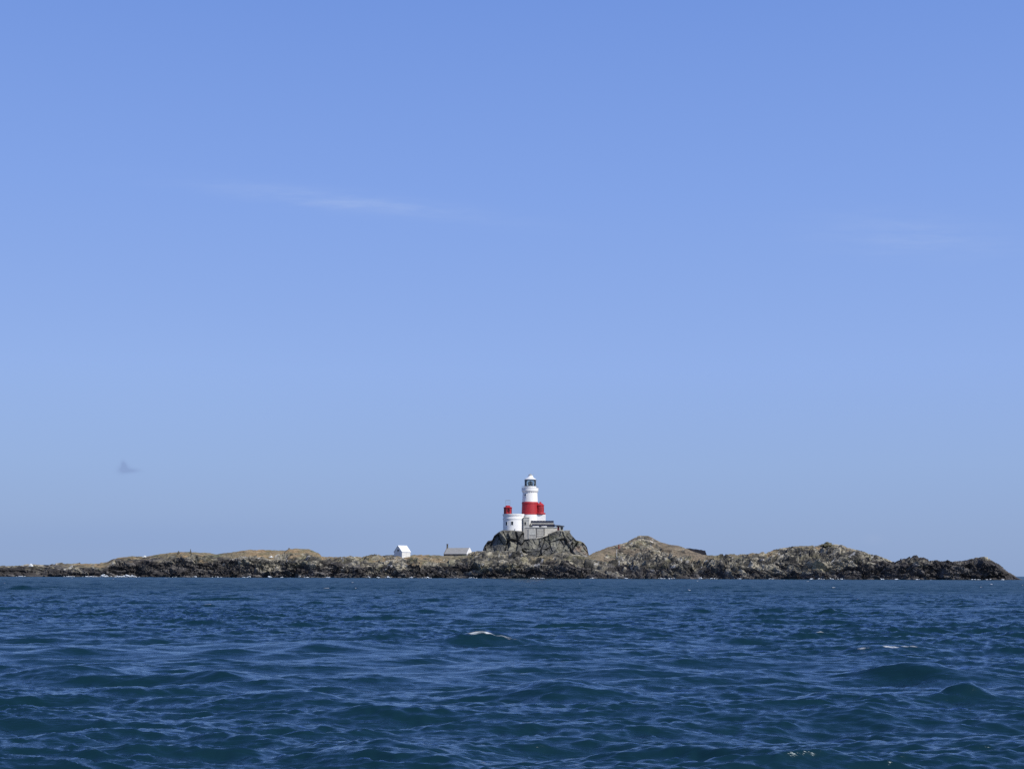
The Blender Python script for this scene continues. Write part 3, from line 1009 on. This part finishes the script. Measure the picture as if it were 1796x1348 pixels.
# red lantern house on its roof
lx = (890.6 - 900.5) * MP2
ly = -1.5
ro = 7.0 * MP2
lant = thing('lantern_house', b2 + Vector((lx, ly, z2(903.4))), 'small red eight sided lantern house on top of the low round tower', 'lantern')
zo = z2(903.4)
q = lambda py: z2(py) - zo
bm = bmesh.new()
lathe(bm, [(ro * .97, 0.0), (ro * .97, q(890.6))], 8, a0=math.pi / 8)
link_bm('wall', bm, M_REDM, lant)
bm = bmesh.new()
for i in range(8):
    a = math.pi / 8 + i * math.pi / 4
    tube(bm, (ro * 1.0 * math.cos(a), ro * 1.0 * math.sin(a), 0.0), (ro * math.cos(a), ro * math.sin(a), q(890.6)), .17, 6)
link_bm('corner_post', bm, mat('dark_red_post_paint', (.12, .01, .015), None, rough=.5), lant)
bm = bmesh.new()
lathe(bm, [(ro * .9, q(890.8)), (ro * 1.18, q(890.8)), (ro * 1.18, q(889.6)), (ro * .72, q(888.6)), (ro * .62, q(887.2)), (ro * .45, q(886.3)), (0, q(886.0))], 8, a0=math.pi / 8)
link_bm('roof', bm, M_REDM, lant)
bm = bmesh.new()
lathe(bm, [(.62, -.0), (.62, .12), (0, .12)], 16)
for v in bm.verts: v.co = Vector((v.co.x + .45, -ro * .93 - v.co.z, v.co.y + q(895)))
link_bm('round_window', bm, mat('dark_port_glass', (.05, .006, .008), None, rough=.3), lant, True)
bm = bmesh.new()
w = 4.0 * MP2
for sx in (-1, 1):
    for sy in (-1, 1):
        tube(bm, (sx * w, sy * w * .8, q(888.6)), (sx * w, sy * w * .8, q(877.5)), .05, 6)
for sy in (-1, 1):
    tube(bm, (-w, sy * w * .8, q(877.5)), (w, sy * w * .8, q(877.5)), .055, 6)
    tube(bm, (-w, sy * w * .8, q(882)), (w, sy * w * .8, q(882)), .02, 6)
for sx in (-1, 1):
    tube(bm, (sx * w, -w * .8, q(877.5)), (sx * w, w * .8, q(877.5)), .055, 6)
link_bm('roof_frame', bm, M_STEEL, lant)

# ------------------------------------------------------------------ link building between the two towers
YK2 = 646.5
b3 = P(923, 928, YK2)
z3 = lambda py: P(923, py, YK2).z - b3.z
lb = thing('link_building', b3, 'narrow pale grey building with one window squeezed between the round tower and lighthouse', 'building')
w = 5.2 * MP2
bm = bmesh.new()
box(bm, -w, w, 0, 6, z3(934), z3(907.4))
link_bm('wall', bm, M_GREYWALL, lb, bevel=.05)
bm = bmesh.new()
box(bm, -w - .12, w + .12, -.16, 6, z3(907.4), z3(906.6))
link_bm('roof_slab', bm, M_CREAM, lb, bevel=.04)
bm = bmesh.new()
box(bm, -w - .02, w + .02, -.10, -.003, z3(912.4), z3(911.4))
link_bm('string_course', bm, M_GREYWALL, lb)
wx = -1.8 * MP2
bm = bmesh.new()
for (a_, b_, c_, d_) in ((wx - .55, wx - .4, z3(920), z3(915)), (wx + .4, wx + .55, z3(920), z3(915)), (wx - .55, wx + .55, z3(915), z3(914.4)), (wx - .62, wx + .62, z3(920.5), z3(920))):
    box(bm, a_, b_, -.12, -.003, c_, d_)
fr = link_bm('window_frame', bm, M_CREAM, lb)
bm = bmesh.new()
box(bm, wx - .4, wx + .4, -.05, -.003, z3(920), z3(915))
link_bm('window_pane', bm, M_GLASS, fr)

# ------------------------------------------------------------------ retaining wall of the terrace
YW = 642.0
MPW = (P(950, 930, YW).x - P(940, 930, YW).x) / 10
b4 = P(949, 930, YW)
z4 = lambda py: P(949, py, YW).z - b4.z
x4 = lambda px: P(px, 930, YW).x - b4.x
rw = thing('retaining_wall', b4, 'long weathered grey and cream terrace wall with buttresses below the solar panels', 'wall')


def poly_prism(bm, pts, y0, y1):
    A = [bm.verts.new((x, y0, z)) for x, z in pts]
    B = [bm.verts.new((x, y1, z)) for x, z in pts]
    bm.faces.new(A); bm.faces.new(B[::-1])
    for i in range(len(pts)):
        j = (i + 1) % len(pts)
        bm.faces.new((A[j], A[i], B[i], B[j]))


def wall_piece(pxs, name, m, y0=0.0, top=924.6):
    pts = [(x4(px), z4(py)) for px, py in pxs]
    bm = bmesh.new()
    poly_prism(bm, pts, y0, y0 + 1.6)
    return link_bm(name, bm, m, rw)


wall_piece([(920.3, 945), (940.2, 946), (940.2, 925.2), (920.3, 925.2)], 'wall_panel', M_RENDER)
wall_piece([(941.4, 945), (953.6, 942), (953.6, 925.2), (941.4, 925.2)], 'wall_panel', M_RENDER, .08)
wall_piece([(955.0, 941), (977.4, 932.6), (977.4, 925.2), (955.0, 925.2)], 'wall_panel', M_CREAM, .0)
wall_piece([(926.8, 944), (928.2, 944), (928.2, 927), (926.8, 927)], 'buttress', M_GREYWALL, -.3)
wall_piece([(919.3, 946), (920.9, 946), (920.9, 924.9), (919.3, 924.9)], 'buttress', M_RENDER, -.25)
wall_piece([(940.2, 946), (941.4, 946), (941.4, 925.0), (940.2, 925.0)], 'buttress', M_BROWNWALL, .35)
wall_piece([(953.6, 942), (955.0, 942), (955.0, 925.0), (953.6, 925.0)], 'buttress', M_BROWNWALL, .35)
bm = bmesh.new()
box(bm, x4(919), x4(978), -.18, 1.75, z4(925.2), z4(924.0))
link_bm('coping', bm, M_GREYWALL, rw, bevel=.04)
bm = bmesh.new()
for pz in (929.2, 932.4, 935.6, 938.6):
    box(bm, x4(942.2), x4(952.6), -.02, .078, z4(pz + .55), z4(pz - .1))
link_bm('rail_courses', bm, M_CREAM, rw)
bm = bmesh.new()
box(bm, x4(928.4), x4(939.4), -.09, -.003, z4(937.6), z4(929))
link_bm('render_patch', bm, M_GREYWALL, rw)
pts = [(x4(940), z4(943.5)), (x4(978), z4(932.2)), (x4(978), z4(933.6)), (x4(940), z4(945))]
bm = bmesh.new()
poly_prism(bm, pts[::-1], -.35, .4)
link_bm('footing', bm, M_CREAM, rw)

# ------------------------------------------------------------------ solar array on the terrace
YSA = 646.0
b5 = P(952, 923.5, YSA)
z5 = lambda py: P(952, py, YSA).z - b5.z
x5 = lambda px: P(px, 920, YSA).x - b5.x
sa = thing('solar_array', b5, 'two long rows of dark solar panels above the terrace wall in front of the lighthouse', 'solar panels')
for (pa, pb_, top, bot, yo) in ((931, 971.4, 912.2, 915.6, 1.8), (933.2, 973.2, 918.4, 922.2, .2)):
    n = 8
    xa, xb = x5(pa), x5(pb_)
    for i in range(n):
        bm = bmesh.new()
        x0 = xa + (xb - xa) * i / n + .03
        x1 = xa + (xb - xa) * (i + 1) / n - .03
        zt, zb_ = z5(top), z5(bot)
        dyy = (zt - zb_) * .75
        vs = [(x0, yo, zb_), (x1, yo, zb_), (x1, yo + dyy, zt), (x0, yo + dyy, zt)]
        A = [bm.verts.new(v) for v in vs]
        B = [bm.verts.new((v[0], v[1] + .05, v[2] - .07)) for v in vs]
        bm.faces.new(A); bm.faces.new(B[::-1])
        for k in range(4):
            bm.faces.new((A[(k + 1) % 4], A[k], B[k], B[(k + 1) % 4]))
        link_bm('solar_panel', bm, M_PANEL, sa)
    bm = bmesh.new()
    for i in range(n + 1):
        x0 = xa + (xb - xa) * i / n
        tube(bm, (x0, yo + .6, z5(924.5)), (x0, yo + .6 + dyy * .4, z5(top) - .35), .06, 6)
    tube(bm, (xa, yo + .1, z5(bot) - .12), (xb, yo + .1, z5(bot) - .12), .07, 6)
    link_bm('mounting_frame', bm, M_STEEL, sa)
# pale equipment housing under the upper row
bm = bmesh.new()
box(bm, x5(931.4), x5(971.2), 1.2, 6.5, z5(926), z5(916.6))
eq = thing('terrace_building', P(951, 925, 650), 'low flat white building behind the two rows of solar panels', 'building')
bm.transform(Matrix.Translation(b5 - P(951, 925, 650)))
link_bm('wall', bm, M_CREAM, eq)
bm = bmesh.new()
box(bm, x5(931), x5(971.6), 1.1, 6.7, z5(916.6), z5(916.0))
bm.transform(Matrix.Translation(b5 - P(951, 925, 650)))
link_bm('roof_slab', bm, M_GREYWALL, eq)

# white railing pieces on the terrace edge
rl_ = thing('terrace_railing', P(948, 924, 643.5), 'low broken white railing along the top of the terrace wall', 'railing')
for px in (935, 937, 939.4, 941, 942.6, 944.4, 950.8, 953.6, 955.2, 956.8, 958.4):
    p = P(px, 924, 643.5) - P(948, 924, 643.5)
    bm = bmesh.new()
    box(bm, p.x - .13, p.x + .13, -.1, .1, 0, .55)
    link_bm('railing_post', bm, M_WHITE, rl_)
for pa, pb_ in ((934.6, 945), (950.4, 959)):
    a_ = P(pa, 924, 643.5) - P(948, 924, 643.5); c_ = P(pb_, 924, 643.5) - P(948, 924, 643.5)
    bm = bmesh.new()
    box(bm, a_.x, c_.x, -.06, .06, .30, .42)
    link_bm('rail', bm, M_WHITE, rl_)

# ------------------------------------------------------------------ shed at the right end of the terrace
YH = 645.0
b6 = P(981, 930, YH)
z6 = lambda py: P(981, py, YH).z - b6.z
x6 = lambda px: P(px, 925, YH).x - b6.x
sh = thing('lean_to_shed', b6, 'small dark roofed shed with a dark red door at the right end of the terrace', 'shed')
bm = bmesh.new()
box(bm, x6(976.4), x6(988.0), .25, 3.4, -1.0, z6(922.6))
link_bm('wall', bm, M_GREYWALL, sh)
bm = bmesh.new()
poly_prism(bm, [(x6(971.6), z6(921.4)), (x6(971.6), z6(920.3)), (x6(981), z6(920.4)), (x6(990), z6(922.0)), (x6(990), z6(922.9)), (x6(981), z6(922.6))][::-1], -.35, 3.7)
link_bm('roof', bm, M_ROOFDK, sh)
bm = bmesh.new()
box(bm, x6(977.2), x6(980.8), .12, .247, -.3, z6(922.8))
link_bm('door', bm, M_DOORRED, sh)
bm = bmesh.new()
box(bm, x6(981.2), x6(982.8), -.1, .247, -.3, z6(923.0))
link_bm('door_post', bm, M_CREAM, sh)
bm = bmesh.new()
box(bm, x6(983.4), x6(987.0), .15, .247, z6(928.6), z6(924.0))
link_bm('window_pane', bm, M_GLASS, sh)

b7 = P(996, 936, 644)
cb = thing('concrete_block', b7, 'small grey concrete block with a flat cap right of the shed on the rocky knoll', 'block')
bm = bmesh.new()
box(bm, -1.0, 1.0, 0, 1.6, -.6, P(996, 930.2, 644).z - b7.z)
link_bm('body', bm, M_RENDER, cb, bevel=.05)
bm = bmesh.new()
box(bm, -1.25, 1.15, -.15, 1.8, P(996, 930.2, 644).z - b7.z, P(996, 929.2, 644).z - b7.z)
link_bm('cap', bm, M_GREYWALL, cb)


# ------------------------------------------------------------------ gabled houses
def gable_house(root, W, L, hw, hr, m_wall, m_roof, over=.18, th=.14):
    """front (long side) towards -y, gables at +-x; ridge along x"""
    bm = bmesh.new()
    A = [(-W / 2, 0), (W / 2, 0)]
    pts = [(-W / 2, -1.2), (W / 2, -1.2), (W / 2, hw), (0, hr), (-W / 2, hw)]
    va = [bm.verts.new((-L / 2, y, z)) for y, z in pts]
    vb = [bm.verts.new((L / 2, y, z)) for y, z in pts]
    bm.faces.new(va[::-1]); bm.faces.new(vb)
    for i in range(5):
        j = (i + 1) % 5
        bm.faces.new((va[i], va[j], vb[j], vb[i]))
    link_bm('wall', bm, m_wall, root)
    bm = bmesh.new()
    sl_ = (hr - hw) / (W / 2)
    for sg in (-1, 1):
        y0, z0_ = 0, hr + .02
        y1, z1_ = sg * (W / 2 + over), hw - over * sl_ + .02
        q_ = [(-L / 2 - over, y0, z0_), (L / 2 + over, y0, z0_), (L / 2 + over, y1, z1_), (-L / 2 - over, y1, z1_)]
        a_ = [bm.verts.new(v) for v in q_]
        b_ = [bm.verts.new((v[0], v[1], v[2] + th)) for v in q_]
        bm.faces.new(a_); bm.faces.new(b_[::-1])
        for k in range(4): bm.faces.new((a_[k], a_[(k + 1) % 4], b_[(k + 1) % 4], b_[k]))
    return link_bm('roof', bm, m_roof, root)


YHUT = 626.0
mh = (P(710, 970, YHUT).x - P(700, 970, YHUT).x) / 10
th_ = R(43)                                # gable looks towards the left front, long wall towards the right front
Wd, Ld = 15.0 * mh / math.cos(th_), 13.6 * mh / math.sin(th_)
corner = P(705, 976.2, YHUT)
# local axes: gable normal = -x local, long wall = -y local;  rotate so that -x -> az -40
rz = R(90) - th_
ctr_local = Vector((Ld / 2, Wd / 2, 0))
rotm = Matrix.Rotation(rz, 3, 'Z')
hut_loc = corner + rotm @ ctr_local
hz_ = lambda py: P(705, py, YHUT).z - corner.z
hut = thing('white_hut', hut_loc, 'small all white hut with a steep white roof standing alone left of the cottage', 'hut', rz)
gable_house(hut, Wd, Ld, hz_(967.0), hz_(956.4) * 1.0, M_OLDWHITE, M_WHITEROOF)
bm = bmesh.new()
box(bm, -Ld / 2 - .04, -Ld / 2 - .003, -.55, .45, hz_(965.6), hz_(962.9))
wf = link_bm('window_pane', bm, M_GLASS, hut)
bm = bmesh.new()
box(bm, -Ld / 2 - .12, -Ld / 2 - .003, -.75, .65, hz_(966.3), hz_(965.7))
link_bm('window_sill', bm, M_GREYWALL, hut)
bm = bmesh.new()
box(bm, -.05, .05, -Wd / 2 - .04, -Wd / 2 - .003, 0, hz_(967.6))
link_bm('downpipe', bm, M_GREYWALL, hut)

YC = 636.0
mc = (P(810, 970, YC).x - P(800, 970, YC).x) / 10
thc = R(24)
Wc = 9.2 * mc / math.sin(thc)
Lc = 38.5 * mc / math.cos(thc)
cornerc = P(817.6, 977, YC)
rzc = -thc
rotc = Matrix.Rotation(rzc, 3, 'Z')
cot_loc = cornerc + rotc @ Vector((-Lc / 2, Wc / 2, 0))
hc = lambda py: P(817, py, YC).z - cornerc.z
cot = thing('slate_cottage', cot_loc, 'long low cottage with a grey slate roof and a bright white right gable', 'cottage', rzc)
gable_house(cot, Wc, Lc, hc(970.6), hc(960.6), M_BROWNWALL, M_SLATE, over=.12)
bm = bmesh.new()
v = [bm.verts.new(p) for p in ((Lc / 2 + .16, -Wc / 2 - .05, -1), (Lc / 2 + .16, Wc / 2 + .05, -1), (Lc / 2 + .16, Wc / 2 + .05, hc(970.2)), (Lc / 2 + .16, 0, hc(959.8)), (Lc / 2 + .16, -Wc / 2 - .05, hc(970.2)))]
u_ = [bm.verts.new(p.co + Vector((.3, 0, 0))) for p in v]
bm.faces.new(v[::-1]); bm.faces.new(u_)
for i in range(5): bm.faces.new((v[i], v[(i + 1) % 5], u_[(i + 1) % 5], u_[i]))
link_bm('gable_wall', bm, M_WHITE, cot)
bm = bmesh.new()
v = [bm.verts.new(p) for p in ((-Lc / 2 - .16, -Wc / 2 - .05, -1), (-Lc / 2 - .16, Wc / 2 + .05, -1), (-Lc / 2 - .16, Wc / 2 + .05, hc(970.2)), (-Lc / 2 - .16, 0, hc(959.6)), (-Lc / 2 - .16, -Wc / 2 - .05, hc(970.2)))]
u_ = [bm.verts.new(p.co + Vector((-.3, 0, 0))) for p in v]
bm.faces.new(v); bm.faces.new(u_[::-1])
for i in range(5): bm.faces.new((v[(i + 1) % 5], v[i], u_[i], u_[(i + 1) % 5]))
link_bm('gable_wall', bm, M_BROWNWALL, cot)
bm = bmesh.new()
box(bm, -Lc / 2 - .38, -Lc / 2 + .12, -.3, .3, hc(961.5), hc(953.2))
box(bm, -Lc / 2 - .44, -Lc / 2 + .18, -.36, .36, hc(953.8), hc(953.0))
link_bm('chimney', bm, M_CAIRN, cot)
bm = bmesh.new()
box(bm, -Lc / 2, Lc / 2, -Wc / 2 - .35, -Wc / 2 - .14, hc(970.9), hc(970.1))
link_bm('gutter', bm, M_OLDWHITE, cot)


# ------------------------------------------------------------------ cairns, posts, lone rocks
def stone_pile(name, px, py_base, py_top, wpx, Y, m, label, cat, seed, lean=0.0, n=None, post=False):
    Y = seat(px, py_base + .8, Y)
    b = P(px, py_base, Y)
    k = Y / F
    h = (py_base - py_top) * k
    w = wpx * k / 2
    bm = bmesh.new()
    rng = np.random.default_rng(seed)
    layers = n or max(3, int(h / .3))
    for i in range(layers):
        f = i / layers
        rad = w * (1 - .72 * f)
        cnt = max(1, int(5 * (1 - f)))
        for j in range(cnt):
            a = rng.uniform(0, 6.28)
            rr_ = rad * (.55 if cnt > 1 else 0)
            sz = max(rad * .75, .16)
            mtx = Matrix.Translation((rr_ * math.cos(a) + lean * f, rr_ * math.sin(a), h * f + h / layers * .4 - .1)) @ Matrix.Rotation(rng.uniform(0, 3), 4, 'Z') @ Matrix.Diagonal((sz, sz * .8, h / layers * .85, 1))
            r_ = bmesh.ops.create_icosphere(bm, subdivisions=1, radius=1.0, matrix=mtx)
            for v in r_['verts']: v.co += Vector(rng.uniform(-.12, .12, 3) * sz)
    o = link_bm(name, bm, m)
    o.location = b
    return tag(o, label, cat)


stone_pile('cairn', 313.2, 970, 965.2, 5, 640, M_CAIRN, 'squat dark little cairn on the grassy left ridge, lower of the two', 'cairn', 1)
stone_pile('cairn', 334.0, 970, 962.0, 4, 640, M_CAIRN, 'slender dark upright cairn on the grassy left ridge, taller of the two', 'cairn', 2)
stone_pile('cairn', 1451, 957, 949.6, 22, 656, mat('mossy_stone', (.10, .10, .055), (.17, .15, .09), 1.5, .95, .6), 'broad mossy stone heap crowning the right hand hill', 'cairn', 3, n=4)
stone_pile('whitened_rock', 54.5, 992.5, 988.0, 7, 612, M_GUANO, 'bright white rounded rock on the low far left end of the island', 'rock', 5, n=2)
stone_pile('whitened_rock', 253.5, 976.4, 973.8, 7, 631, M_GUANO, 'small flat white stone on the skyline of the grassy left slope', 'rock', 6, n=2)
stone_pile('whitened_rock', 475, 977, 974, 7, 622, M_GUANO, 'small white stone halfway down the left headland', 'rock', 7, n=2)

rwl = thing('ruined_wall', P(526, 965, 640), 'low crumbling lichen covered wall on top of the left headland', 'wall')
bm = bmesh.new()
rng = np.random.default_rng(8)
for i in range(26):
    px = 509 + i * 1.25
    p = P(px, 964, 640) - P(526, 965, 640)
    hh = (.95 - .5 * abs(i - 12) / 14) * rng.uniform(.6, 1.1)
    box(bm, p.x - .22, p.x + .2, -.3 + rng.uniform(-.1, .1), .3, -.9, hh)
link_bm('stones', bm, mat('lichen_stone', (.24, .25, .18), (.34, .33, .24), 1.5, .9, .5), rwl)
bm = bmesh.new()
p = P(507, 964, 640) - P(526, 965, 640)
box(bm, p.x - .3, p.x + .3, -.3, .3, -.9, 1.15)
link_bm('end_pillar', bm, M_CAIRN, rwl, bevel=.05)

YM = seat(1085.5, 962, 650)
mk = thing('marker_post', P(1085.5, 962, YM), 'rust red metal marker post on the left flank of the middle hill', 'marker')
bm = bmesh.new()
box(bm, -.32, .32, -.2, .2, -.6, P(1085, 954.2, YM).z - P(1085, 962, YM).z)
link_bm('post', bm, M_RUST, mk, bevel=.04)
bm = bmesh.new()
box(bm, .30, .62, -.12, .12, .25, .95)
link_bm('plate', bm, mat('faded_pink_paint', (.45, .26, .22), None, rough=.8), mk)
YP = seat(1081.8, 976, 640)
pl = thing('white_pole', P(1081.8, 976.5, YP), 'thin pale pole standing below the rust red marker on the middle hill', 'pole')
bm = bmesh.new()
tube(bm, (0, 0, -.8), (0, 0, P(1081, 963, YP).z - P(1081, 976.5, YP).z), .10, 8)
link_bm('shaft', bm, M_OLDWHITE, pl)

# wedge behind the right foot of the middle hill, its shade put into the colour
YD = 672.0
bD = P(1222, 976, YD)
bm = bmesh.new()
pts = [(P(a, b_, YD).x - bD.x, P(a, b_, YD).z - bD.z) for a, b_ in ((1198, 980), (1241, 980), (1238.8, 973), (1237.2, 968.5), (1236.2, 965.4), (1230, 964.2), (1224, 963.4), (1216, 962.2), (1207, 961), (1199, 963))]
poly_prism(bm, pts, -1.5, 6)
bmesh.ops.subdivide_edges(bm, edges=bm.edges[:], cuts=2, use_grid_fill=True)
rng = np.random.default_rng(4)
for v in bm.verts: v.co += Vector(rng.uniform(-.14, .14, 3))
dr = link_bm('shaded_rock', bm, M_SHADEROCK)
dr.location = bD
tag(dr, 'rock slab coloured blue-black for its shade, with upright right end behind the middle hill', 'rock')

# ------------------------------------------------------------------ surf along the rocks
M_SURF = mat('white_surf', (.80, .84, .86), (.55, .62, .68), 2.5, .8, lo=.4, hi=.7)
bm = bmesh.new()
rng = np.random.default_rng(9)
SP = [(178, 2.6, 5, 26), (184, 1.6, 10, 18), (205, .9, 12, 24), (217, 2.0, 14, 34), (226, 1.4, 10, 24), (155, .7, 16, 20), (120, .5, 16, 14), (30, .5, 14, 10), (340, .8, 9, 10), (375, .8, 12, 12), (300, .4, 12, 8),
      (427, .7, 4, 6), (435, 1.2, 4, 10), (470, 1.5, 5, 14), (493, .9, 5, 8), (524, 1.1, 4, 8), (540, .5, 9, 8), (573, .6, 5, 6), (647, 1.1, 4, 8), (663, 1.2, 4, 8),
      (680, 1.0, 8, 14), (721, 1.8, 4, 10), (747, .6, 9, 12), (800, .5, 8, 8), (828, .6, 10, 10), (936, .9, 5, 8), (948, .5, 12, 12), (1040, .5, 6, 6), (1087, .8, 8, 12), (1098, .6, 8, 8),
      (1162, .9, 9, 14), (1188, 1.0, 14, 20), (1233, 1.1, 6, 12), (1254, .9, 9, 12), (1300, .6, 7, 8), (1356, .8, 6, 10), (1430, .7, 8, 10), (1440, .8, 7, 10), (1462, .9, 5, 10), (1480, .7, 9, 12),
      (1551, 1.4, 6, 14), (1576, .6, 6, 8), (1612, .4, 8, 8), (1712, .5, 14, 12), (1740, .5, 10, 8), (1765, .4, 6, 6)]
for px, h, w, n in SP:
    X0 = (px - 898) / F * 592 * math.cos(PITCH)
    ys_ = float(shore_y(np.array([X0]))[0]) - 3.5
    for k in range(int(n * (1.3 if px < 240 else .7))):
        a = rng.normal(0, w * .24 / 2.4)
        fz = abs(rng.normal(0, .4)) * h * math.exp(-(a / (w * .12 + .1)) ** 2)
        sz = rng.uniform(.07, .24)
        fz *= .6
        mtx = Matrix.Translation((X0 * 1.0 + a, ys_ + rng.normal(0, .6), .12 + fz)) @ Matrix.Diagonal((sz * 2.2, sz, sz * .6, 1))
        r_ = bmesh.ops.create_icosphere(bm, subdivisions=1, radius=1.0, matrix=mtx)
        for v in r_['verts']: v.co += Vector(rng.uniform(-.05, .05, 3))
sf = link_bm('surf', bm, M_SURF, None, False)
tag(sf, 'thin broken line of white surf where the sea meets the dark rocks', 'surf', kind='stuff')
